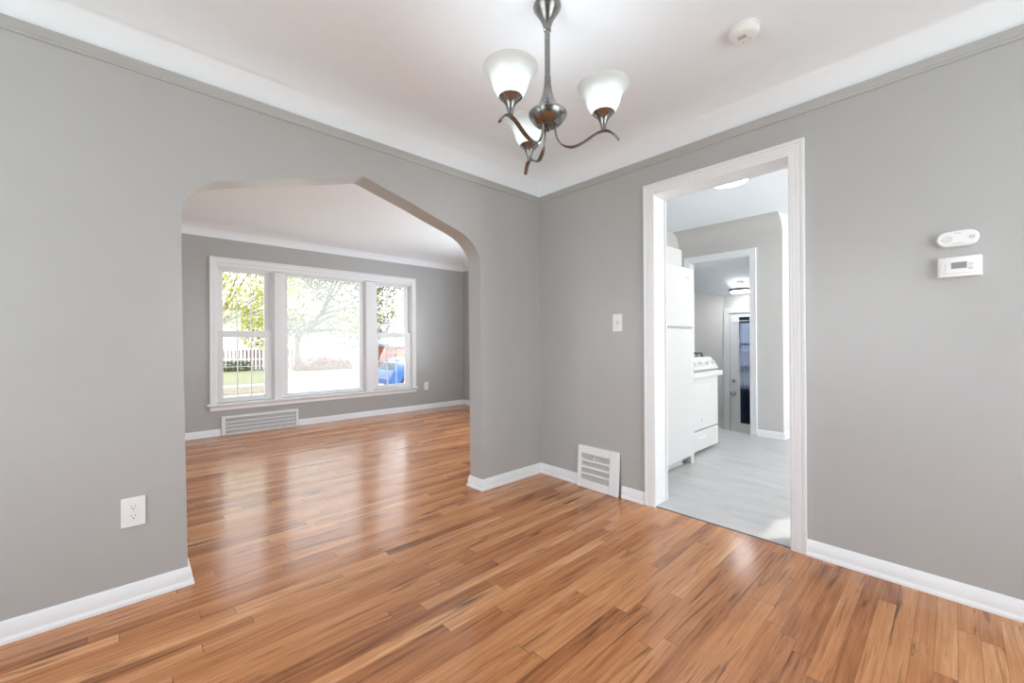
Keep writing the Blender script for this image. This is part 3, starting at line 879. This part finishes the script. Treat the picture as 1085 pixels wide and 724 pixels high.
# register below the living room window
lv = thing('heating_vent', (XL, 1.236, 0), 'long white heating vent with horizontal bars below the triple window', 'vent')
VY0, VY1, VZ1 = 0.812, 1.662, 0.226
fr = MB()
fr.box(XL, XL + 0.024, VY0, VY0 + 0.040, 0.0, VZ1).box(XL, XL + 0.024, VY1 - 0.030, VY1, 0.0, VZ1).box(XL, XL + 0.024, VY0 + 0.040, VY1 - 0.030, VZ1 - 0.030, VZ1).box(XL, XL + 0.024, VY0 + 0.040, VY1 - 0.030, 0.0, 0.012)
obj('frame', fr, TRIM, lv, bevel=0.003)
obj('backing', MB().box(XL, XL + 0.004, VY0 + 0.040, VY1 - 0.030, 0.012, VZ1 - 0.030), plain('grey_vent_interior', (0.62, 0.63, 0.64), 0.7), lv)
for k in range(1, 4):
    zc = 0.012 + (VZ1 - 0.042) * k / 4
    obj('bar', MB().box(XL + 0.010, XL + 0.021, VY0 + 0.040, VY1 - 0.030, zc - 0.0055, zc + 0.0055), TRIM, lv)
fl = MB()
for k in range(60):
    yc = VY0 + 0.045 + (VY1 - VY0 - 0.080) * (k + 0.5) / 60
    fl.box(XL + 0.004, XL + 0.012, yc - 0.0025, yc + 0.0025, 0.012, VZ1 - 0.030)
obj('louver', fl, plain('pale_grey_louver', (0.76, 0.77, 0.78), 0.5), lv)

# ================================================================ KITCHEN
# refrigerator
FXF = -1.61
rf = thing('refrigerator', (-2.0, 3.37, 0), 'tall white two door refrigerator just inside the kitchen doorway', 'refrigerator')
FY0, FY1 = 3.00, 3.747
obj('body', MB().box(-2.36, FXF - 0.062, FY0 + 0.004, FY1 - 0.004, 0.035, 1.742), ENAMEL, rf, bevel=0.006)
fz = obj('freezer_door', MB().box(FXF - 0.058, FXF, FY0, FY1, 1.226, 1.752), ENAMEL, rf, bevel=0.012, seg=3)
rd = obj('refrigerator_door', MB().box(FXF - 0.058, FXF, FY0, FY1, 0.075, 1.213), ENAMEL, rf, bevel=0.012, seg=3)
obj('handle', MB().tube([(FXF + 0.002, FY0 + 0.05, 1.26), (FXF + 0.040, FY0 + 0.05, 1.29), (FXF + 0.040, FY0 + 0.05, 1.50), (FXF + 0.002, FY0 + 0.05, 1.53)], 0.011, n=10), ENAMEL, fz, smooth=True)
obj('handle', MB().tube([(FXF + 0.002, FY0 + 0.05, 0.80), (FXF + 0.040, FY0 + 0.05, 0.83), (FXF + 0.040, FY0 + 0.05, 1.15), (FXF + 0.002, FY0 + 0.05, 1.18)], 0.011, n=10), ENAMEL, rd, smooth=True)
obj('emblem', MB().box(FXF - 0.001, FXF + 0.0015, 3.585, 3.655, 1.655, 1.668), GREYP, fz)
obj('door_gasket', MB().box(FXF - 0.056, FXF - 0.012, FY0 + 0.012, FY1 - 0.012, 1.212, 1.227), GREYP, rf)
kg = obj('kick_grille', MB().box(-2.30, FXF - 0.040, FY0 + 0.02, FY1 - 0.16, 0.012, 0.068), ENAMEL, rf, bevel=0.004)
ks = MB()
for k in range(2):
    ks.box(FXF - 0.041, FXF - 0.038, FY0 + 0.03, FY1 - 0.18, 0.024 + k * 0.016, 0.029 + k * 0.016)
obj('slot', ks, GREYP, kg)
for yy in (FY0 + 0.06, FY1 - 0.035):
    obj('foot', MB().box(FXF - 0.05, FXF - 0.005, yy - 0.025, yy + 0.03, 0.004, 0.076), ENAMEL, rf, bevel=0.003)
for xx, yy in ((-2.3, FY0 + 0.06), (-2.3, FY1 - 0.06)):
    obj('foot', MB().lathe([(0.02, 0.004), (0.02, 0.04)], (xx, yy, 0), n=14), GREYP, rf)

# wall cabinet
wcb = thing('wall_cabinet', (-2.3, 4.18, 1.48), 'white wall cabinet rising above the fridge top', 'cabinet')
obj('carcass', MB().box(-2.455, -2.121, 3.775, 4.580, 1.48, 2.134), ENAMEL, wcb, bevel=0.002)
for y0, y1, ky in ((3.777, 4.176, 4.150), (4.179, 4.578, 4.205)):
    dr = obj('door', MB().box(-2.120, -2.100, y0, y1, 1.482, 2.132), ENAMEL, wcb, bevel=0.003)
    obj('knob', MB().lathe([(0.005, -2.101), (0.006, -2.090), (0.013, -2.084), (0.013, -2.078), (0.006, -2.075)], (0, ky, 1.53), 'x', 16), ENAMEL, dr, smooth=True)

# stove
SX = -1.70
sv = thing('stove', (-2.05, 4.15, 0), 'white gas stove beyond the fridge with black grates', 'stove')
SY0, SY1 = 3.775, 4.530
obj('body', MB().box(-2.40, SX - 0.030, SY0, SY1, 0.040, 0.900), ENAMEL, sv, bevel=0.004)
obj('plinth', MB().box(-2.36, SX - 0.085, SY0 + 0.03, SY1 - 0.10, 0.004, 0.040), DKGREY, sv)
dw = obj('drawer', MB().box(SX - 0.030, SX, SY0 + 0.003, SY1 - 0.003, 0.036, 0.226), ENAMEL, sv, bevel=0.006)
obj('pull', MB().box(SX - 0.004, SX + 0.006, 4.035, 4.215, 0.150, 0.172), OFFWHITE, dw, bevel=0.004)
od = obj('oven_door', MB().box(SX - 0.030, SX, SY0 + 0.003, SY1 - 0.003, 0.238, 0.770), ENAMEL, sv, bevel=0.008)
win = obj('oven_window', MB().prism([(u + 4.120, v + 0.600) for u, v in [(-0.19, -0.07), (-0.175, -0.085), (0.175, -0.085), (0.19, -0.07), (0.19, 0.07), (0.175, 0.085), (-0.175, 0.085), (-0.19, 0.07)]], SX - 0.002, SX + 0.0015, lambda u, v, w: (w, u, v)), OVENGL, od)
win['label'] = 'pale grey oven window'
obj('handle', MB().box(SX + 0.004, SX + 0.048, SY0 + 0.004, SY1 + 0.004, 0.752, 0.804).box(SX - 0.004, SX + 0.006, SY0 + 0.03, SY1 - 0.03, 0.756, 0.798), ENAMEL, od, bevel=0.010, seg=3)
obj('emblem', MB().lathe([(0.011, SX - 0.001), (0.011, SX + 0.002), (0.007, SX + 0.003)], (0, 4.120, 0.332), 'x', 18), GREYP, od, smooth=True)
obj('vent_gap', MB().box(SX - 0.05, SX - 0.032 + 0.02, SY0 + 0.02, SY1 - 0.02, 0.800, 0.822), GREYP, sv)
pn = obj('control_panel', MB().prism([(SX - 0.06, 0.815), (SX - 0.004, 0.815), (SX + 0.006, 0.822), (SX - 0.062, 0.925), (SX - 0.075, 0.930), (SX - 0.12, 0.930), (SX - 0.12, 0.815)], SY0, SY1, lambda u, v, w: (u, w, v)), ENAMEL, sv, bevel=0.003)
nx, nz = 0.834, 0.551
for k in range(5):
    yk = SY0 + 0.085 + k * 0.146
    kn = MB()
    prof = [(0.026, 0.0), (0.026, 0.006), (0.020, 0.010), (0.018, 0.026), (0.012, 0.030)]
    n = 18
    base = Vector((SX - 0.027, yk, 0.872))
    ax = Vector((nx, 0, nz)); e1 = Vector((0, 1, 0)); e2 = ax.cross(e1)
    vs = [base + ax * h + (e1 * math.cos(2 * PI * j / n) + e2 * math.sin(2 * PI * j / n)) * r for r, h in prof for j in range(n)]
    fs = [(i * n + j, i * n + (j + 1) % n, (i + 1) * n + (j + 1) % n, (i + 1) * n + j) for i in range(len(prof) - 1) for j in range(n)] + [tuple(range(n)), tuple((len(prof) - 1) * n + j for j in range(n))]
    kn.add(vs, fs)
    obj('knob', kn, ENAMEL, pn, smooth=True)
obj('cooktop', MB().box(-2.40, SX - 0.070, SY0 - 0.002, SY1 + 0.002, 0.900, 0.938), ENAMEL, sv, bevel=0.006)
obj('backguard', MB().box(-2.44, -2.39, SY0, SY1, 0.90, 1.02), ENAMEL, sv, bevel=0.008)
for y0, y1 in ((SY0 + 0.06, 4.135), (4.170, SY1 - 0.06)):
    g = MB()
    x0, x1, zt = -2.33, -1.83, 0.974
    for ya, yb2 in ((y0, y0), (y1, y1), ((y0 + y1) / 2, (y0 + y1) / 2)):
        g.tube([(x0, ya, 0.940), (x0 + 0.012, ya, zt), (x1 - 0.012, ya, zt), (x1, ya, 0.940)], 0.0065, n=8)
    for xx in (x0 + 0.12, (x0 + x1) / 2, x1 - 0.012):
        g.tube([(xx, y0, 0.940), (xx, y0 + 0.012, zt), (xx, y1 - 0.012, zt), (xx, y1, 0.940)], 0.0065, n=8)
    gr = obj('grate', g, BLACK, sv, smooth=True)
    for xx in (-2.21, -1.95):
        obj('burner', MB().lathe([(0.045, 0.938), (0.045, 0.950), (0.030, 0.956)], (xx, (y0 + y1) / 2, 0), n=20), BLACK, sv, smooth=True)

# ceiling lights
def disk_light(name, x, y, z, r, label, hang=None, rim_mat=STEELG, h=0.055, dome=0.022, lens=None):
    t = thing(name, (x, y, z), label, 'ceiling light')
    obj('rim', MB().lathe([(r - 0.012, z), (r, z - 0.004), (r, z - h + 0.012), (r - 0.006, z - h), (r - 0.022, z - h), (r - 0.022, z - h + 0.010)], (x, y, 0), n=48), rim_mat, t, smooth=True)
    obj('diffuser', MB().lathe([(r - 0.023, z - h + 0.010), (r - 0.024, z - h - dome * 0.5), (r * 0.6, z - h - dome * 0.72), (r * 0.2, z - h - dome * 0.95), (0.001, z - h - dome)], (x, y, 0), n=48, cap1=True), lens or LITPANEL, t, smooth=True)
    if hang:
        obj('added_uplight_ring', MB().lathe([(r - 0.014, z + 0.003), (r * 0.43, z + 0.003)], (x, y, 0), n=48, cap0=False, cap1=False), LITUP, t)  # unseen glowing ring added to brighten the sloping ceiling
        obj('mount', MB().lathe([(r * 0.42, z - 0.002), (r * 0.42, hang)], (x, y, 0), n=24), TRIM, t, smooth=True)
    return t
disk_light('ceiling_light', -1.310, 3.748, ZC, 0.172, 'round lit light with thin grey rim on kitchen ceiling', h=0.035)
disk_light('ceiling_light', -1.940, 6.00, 1.805, 0.155, 'round lit light with dark rim above the back door landing', hang=slope(6.00) + 0.01, h=0.036, dome=0.024, lens=LITSTRONG)

# curtain on the back door
cu = thing('curtain', (-1.80, yb, -0.05), 'navy blue sheer curtain over the back door glass', 'curtain')
m = MB()
nu, nv = 72, 14
cx0, cx1, cz0, cz1 = -2.072, -1.526, -0.050, 1.432
for j in range(nv + 1):
    v = j / nv
    z = cz0 + (cz1 - cz0) * v
    for i in range(nu + 1):
        u = i / nu
        yy = yb - 0.008 + 0.005 * math.sin(u * 2 * PI * 13 + 0.6 * math.sin(v * 3)) + 0.0015 * math.sin(u * 71 + v * 5)
        xx = cx0 + (cx1 - cx0) * u + 0.010 * (1 - v) * (1 - 2 * u)
        m.v.append((xx, yy, z))
for j in range(nv):
    for i in range(nu):
        a = j * (nu + 1) + i
        m.f.append((a, a + 1, a + nu + 2, a + nu + 1))
obj('cloth', m, CURT, cu, smooth=True, recalc=False)
m = MB()
for j in range(2):
    for i in range(nu + 1):
        u = i / nu
        m.v.append((cx0 + (cx1 - cx0) * u, yb - 0.012 + 0.006 * math.sin(u * 2 * PI * 13), 1.352 + j * 0.086))
for i in range(nu):
    m.f.append((i, i + 1, nu + 2 + i, nu + 1 + i))
obj('heading', m, CURTHEM, cu, smooth=True, recalc=False)
obj('rod', MB().tube([(-2.13, yb - 0.012, 1.385), (-1.47, yb - 0.012, 1.385)], 0.006, n=10), PLASTIC, cu, smooth=True)
for xx in (-2.13, -1.47):
    obj('bracket', MB().box(xx - 0.012, xx + 0.012, yb - 0.020, yb + 0.012, 1.370, 1.400), PLASTIC, cu, bevel=0.003)

# ================================================================ OUTDOORS
ZG = -0.95
def slab(name, x0, x1, y0, y1, z0, z1, mat, label, cat):
    o = struct(name, MB().box(x0, x1, y0, y1, z0, z1), mat, label, cat)
    return o
slab('ground_far_lawn', -90, -24.4, -60, 90, ZG - 0.3, ZG, LAWN, 'pale green lawn across the street', 'lawn')
slab('ground_sidewalk', -24.4, -23.1, -60, 90, ZG - 0.3, ZG + 0.01, CONC, 'pale concrete sidewalk across the street', 'sidewalk')
slab('ground_verge', -23.1, -20.5, -60, 90, ZG - 0.3, ZG - 0.01, TANGR, 'straw coloured grass strip beside the street', 'grass')
slab('ground_street', -20.5, -12.5, -60, 90, ZG - 0.3, ZG - 0.08, CONC, 'pale concrete street outside the window', 'street')
slab('ground_near_lawn', -12.5, 40, -60, 90, ZG - 0.3, ZG - 0.02, LAWN, 'lawn in front of the house', 'lawn')

# fence
fe = thing('picket_fence', (-38, 6.0, ZG), 'white picket fence across the street behind the lawn', 'fence')
wm = MB(); bm_ = MB()
y = 1.6
while y < 10.2:
    wm.box(-38.0, -37.97, y, y + 0.150, ZG + 0.03, 0.70)
    bm_.box(-38.10, -38.07, y + 0.10, y + 0.32, ZG + 0.03, 0.66)
    y += 0.250
obj('picket', wm, plain('white_fence_paint', (0.85, 0.85, 0.84), 0.7), fe)
obj('back_board', bm_, plain('red_brown_fence_board', (0.22, 0.09, 0.06), 0.8), fe)
obj('rail', MB().box(-38.07, -37.95, 1.5, 10.3, -0.18, -0.06).box(-38.07, -37.95, 1.5, 10.3, 0.62, 0.74), plain('white_rail_paint', (0.85, 0.85, 0.84), 0.7), fe)
for yy in (1.55, 4.5, 7.4, 10.3):
    obj('post', MB().box(-38.12, -38.02, yy - 0.05, yy + 0.05, ZG, 0.72), SIDING, fe)

# houses across the street
def house(loc, x0, x1, y0, y1, zt, wall_mat, label, cat, ridge=1.2, wins=(), base=None):
    h = thing('house' if cat == 'house' else 'garage', loc, label, cat)
    obj('wall', MB().box(x0, x1, y0, y1, ZG, zt), wall_mat, h)
    obj('roof', MB().prism([(x0 - 0.4, zt), (x1 + 0.4, zt), ((x0 + x1) / 2, zt + ridge)], y0 - 0.4, y1 + 0.4, lambda u, v, w: (u, w, v)), ROOFM, h)
    for (ya, yb2, za, zb) in wins:
        w = obj('window', MB().box(x1, x1 + 0.06, ya, yb2, za, zb), WINW, h)
        obj('pane', MB().box(x1 + 0.06, x1 + 0.07, ya + 0.08, yb2 - 0.08, za + 0.08, zb - 0.08), plain('house_window_glass', (0.35, 0.40, 0.45), 0.1), w)
    return h
house((-54, 20, ZG), -59, -49, 13.5, 25.5, 2.6, SIDING, 'white house across the street seen through the clouded window', 'house', 2.2,
      [(14.6, 15.5, 0.2, 1.9), (16.2, 17.1, 0.2, 1.9), (19.0, 20.4, -0.1, 2.0), (22.5, 23.8, 0.2, 1.9)])
house((-47, 5, ZG), -54, -45, -2.5, 9.5, 3.2, SIDING, 'pale house behind the white picket fence', 'house', 1.6)
BRICK = plain('orange_brick', (0.36, 0.115, 0.055), 0.85, noise=0.15, scale=40)
house((-43.5, 23, ZG), -46, -40.5, 20.9, 27.0, 0.72, BRICK, 'low orange brick garage behind the blue car', 'garage', 0.3, [(22.2, 23.0, -0.3, 0.35)])

# leaves
def leaf_cloud(mb, centers, count, size, rnd, flat=1.0):
    for _ in range(count):
        c, r = centers[rnd.randrange(len(centers))]
        while True:
            p = Vector((rnd.uniform(-1, 1), rnd.uniform(-1, 1), rnd.uniform(-1, 1)))
            if p.length <= 1: break
        p = Vector(c) + Vector((p.x * r, p.y * r, p.z * r * flat))
        a = Vector((rnd.gauss(0, 1), rnd.gauss(0, 1), rnd.gauss(0, 1))).normalized()
        b = a.orthogonal().normalized()
        q = a.cross(b)
        s = size * rnd.uniform(0.6, 1.3)
        n = len(mb.v)
        mb.v += [tuple(p - b * s * 0.5), tuple(p + q * s * 0.3), tuple(p + b * s * 0.5), tuple(p - q * s * 0.3)]
        mb.f.append((n, n + 1, n + 2, n + 3))
    return mb

def tree(name, base, h_trunk, r_trunk, crown_c, crown_r, clusters, count, leaf, mat, label, seed, flat=0.8, branches=9):
    rnd = random.Random(seed)
    t = thing(name, base, label, 'tree')
    B = Vector(base)
    C = Vector(crown_c)
    tm_ = MB()
    top = Vector((C.x, C.y, C.z - crown_r * 0.2))
    mid = B + Vector((0, 0, h_trunk))
    tm_.tube([B - Vector((0, 0, 0.1)), B + Vector((0, 0, 0.3)), mid, top], [r_trunk * 1.4, r_trunk, r_trunk * 0.8, r_trunk * 0.3], n=10)
    trunk = obj('trunk', tm_, BARK, t, smooth=True)
    cs = []
    bm2 = MB()
    for k in range(clusters):
        az = 2 * PI * k / clusters * 2.4 + rnd.uniform(-0.3, 0.3)
        rad = crown_r * math.sqrt(rnd.uniform(0.1, 1.0)) * 0.85
        z = C.z + rnd.uniform(-0.75, 0.8) * crown_r * flat
        c = Vector((C.x + rad * math.cos(az), C.y + rad * math.sin(az), z))
        cs.append((c, crown_r * rnd.uniform(0.22, 0.42)))
        if k < branches:
            s = mid.lerp(top, rnd.uniform(0.0, 0.9))
            m_ = s.lerp(c, 0.5) + Vector((rnd.uniform(-0.2, 0.2), rnd.uniform(-0.2, 0.2), rnd.uniform(0, 0.3)))
            bm2.tube([s, m_, c], [r_trunk * 0.35, r_trunk * 0.22, r_trunk * 0.08], n=6)
    obj('branch', bm2, BARK, trunk, smooth=True)
    obj('foliage', leaf_cloud(MB(), cs, count, leaf, rnd, 0.75), mat, t, recalc=False)
    return t
tree('maple_tree', (-22.0, 1.9, ZG), 1.9, 0.16, (-21.6, 3.2, 3.0), 3.2, 40, 6500, 0.15, LEAFY, 'yellow green tree seen through the left sash window', 3)
tree('shade_tree', (-35.5, 9.8, ZG), 2.6, 0.30, (-35.0, 12.2, 5.4), 5.8, 60, 11000, 0.24, LEAFB, 'large shade tree seen through the clouded middle window', 5)
tree('street_tree', (-21.6, 12.8, ZG), 2.2, 0.10, (-21.4, 10.6, 3.6), 3.0, 26, 1400, 0.12, LEAFY, 'thin leaved tree seen through the right sash window', 11)

def shrub(base, size, count, leaf, mat, label, seed, name='shrub'):
    rnd = random.Random(seed)
    t = thing(name, base, label, 'shrub')
    B = Vector(base)
    m2 = MB()
    for _ in range(6):
        m2.tube([B, B + Vector((rnd.uniform(-.3, .3) * size[0], rnd.uniform(-.35, .35) * size[1], size[2] * 0.8))], [0.02, 0.008], n=5)
    obj('stem', m2, BARK, t)
    m3 = MB()
    for _ in range(count):
        while True:
            p = Vector((rnd.uniform(-1, 1), rnd.uniform(-1, 1), rnd.uniform(-0.15, 1)))
            if abs(p.x) ** 3 + abs(p.y) ** 3 + abs(p.z) ** 3 <= 1: break
        p = B + Vector((p.x * size[0] / 2, p.y * size[1] / 2, 0.04 + max(p.z, 0) * size[2]))
        leaf_cloud(m3, [(p, 0.03)], 1, leaf, rnd)
    obj('foliage', m3, mat, t, recalc=False)
    return t
shrub((-33.5, 11.2, ZG), (1.4, 4.4, 1.0), 1800, 0.16, LEAFR, 'red leaved hedge across the street under the large tree', 21, 'hedge_bush')
shrub((-36.8, 5.9, ZG), (1.2, 2.2, 0.75), 700, 0.15, LEAFG, 'low green bush at the foot of the picket fence', 22)
shrub((-33.0, 16.1, ZG), (1.2, 2.2, 1.1), 800, 0.15, LEAFR, 'red leaved bush behind the blue car', 23)
shrub((-7.6, 3.72, ZG), (0.7, 0.75, 1.18), 420, 0.07, leaf_mat('chartreuse_leaves', [(0.14, 0.16, 0.03), (0.34, 0.34, 0.09)]), 'yellow green bush just outside the right sash window', 24)

# blue car parked on the street
def car(xc, y0, label):
    z0 = ZG - 0.08
    t = thing('car', (xc, y0 + 2.1, z0), label, 'car')
    BLUE = plain('blue_car_paint', (0.025, 0.11, 0.33), 0.25, coat=0.6)
    CG = plain('car_window_glass', (0.03, 0.05, 0.08), 0.08)
    TY = plain('tyre_rubber', (0.03, 0.03, 0.03), 0.8)
    ALLOY = plain('grey_alloy', (0.45, 0.45, 0.46), 0.35, metal=0.8)
    W = 0.86
    prof = [(0.02, 0.30), (0.0, 0.62), (0.10, 0.84), (0.16, 0.92), (0.42, 1.22), (0.62, 1.38), (0.95, 1.45), (2.05, 1.45), (2.45, 1.38), (3.05, 1.02), (3.9, 0.90), (4.15, 0.74), (4.2, 0.50), (4.15, 0.28), (0.5, 0.24)]
    m = MB()
    layers = [(-W, 0.10), (-W * 0.98, 0.0), (W * 0.98, 0.0), (W, 0.10)]
    body_p = [(u, v) for u, v in prof]
    m.prism([(y0 + u, z0 + v) for u, v in body_p], xc - W, xc + W, lambda u, v, w: (w, u, v))
    # tumblehome: pull the cabin in
    m.v = [((xc + (x - xc) * (1 - 0.28 * max(0, (z - z0 - 0.92)) / 0.53)), y, z) for x, y, z in m.v]
    b = obj('body', m, BLUE, t, bevel=0.05, seg=3)
    for s in (-1, 1):
        g = MB()
        sw = [(0.60, 0.98), (0.85, 1.33), (1.45, 1.37), (1.45, 0.98)]
        sw2 = [(1.55, 0.98), (1.55, 1.37), (2.10, 1.36), (2.45, 1.28), (2.85, 1.00)]
        for o_ in (sw, sw2):
            vs = []
            for u, v in o_:
                xo = W * (1 - 0.28 * max(0, v - 0.92) / 0.53) + 0.006
                vs.append((xc + s * xo, y0 + u, z0 + v))
            g.add(vs, [tuple(range(len(vs)))])
        obj('side_window', g, CG, b)
    rw = MB()
    vs = []
    for u, v, k in ((0.19, 0.95, 0.80), (0.19, 0.95, -0.80), (0.55, 1.33, -0.62), (0.55, 1.33, 0.62)):
        vs.append((xc + k * W * 0.95, y0 + u - 0.02, z0 + v + 0.01))
    rw.add(vs, [(0, 1, 2, 3)])
    obj('rear_window', rw, CG, b)
    for s in (-1, 1):
        obj('tail_light', MB().box(xc + s * (W - 0.12) - 0.09, xc + s * (W - 0.12) + 0.09, y0 + 0.0, y0 + 0.05, z0 + 0.60, z0 + 0.67), plain('red_lamp_lens', (0.4, 0.02, 0.02), 0.2), b, bevel=0.01)
    for yy in (0.78, 3.35):
        for s in (-1, 1):
            wh = obj('wheel', MB().lathe([(0.20, xc + s * (W - 0.20)), (0.315, xc + s * (W - 0.19)), (0.325, xc + s * (W - 0.10)), (0.315, xc + s * (W + 0.01)), (0.21, xc + s * (W + 0.02))], (0, y0 + yy, z0 + 0.325), 'x', 28), TY, t, smooth=True)
            obj('hubcap', MB().lathe([(0.205, xc + s * (W + 0.01)), (0.19, xc + s * (W + 0.025)), (0.05, xc + s * (W + 0.03))], (0, y0 + yy, z0 + 0.325), 'x', 24), ALLOY, wh, smooth=True)
    obj('bumper', MB().box(xc - W * 0.97, xc + W * 0.97, y0 - 0.04, y0 + 0.12, z0 + 0.32, z0 + 0.56), BLUE, b, bevel=0.03)
    return t
car(-17.6, 8.35, 'blue car parked on the street outside the right sash window')
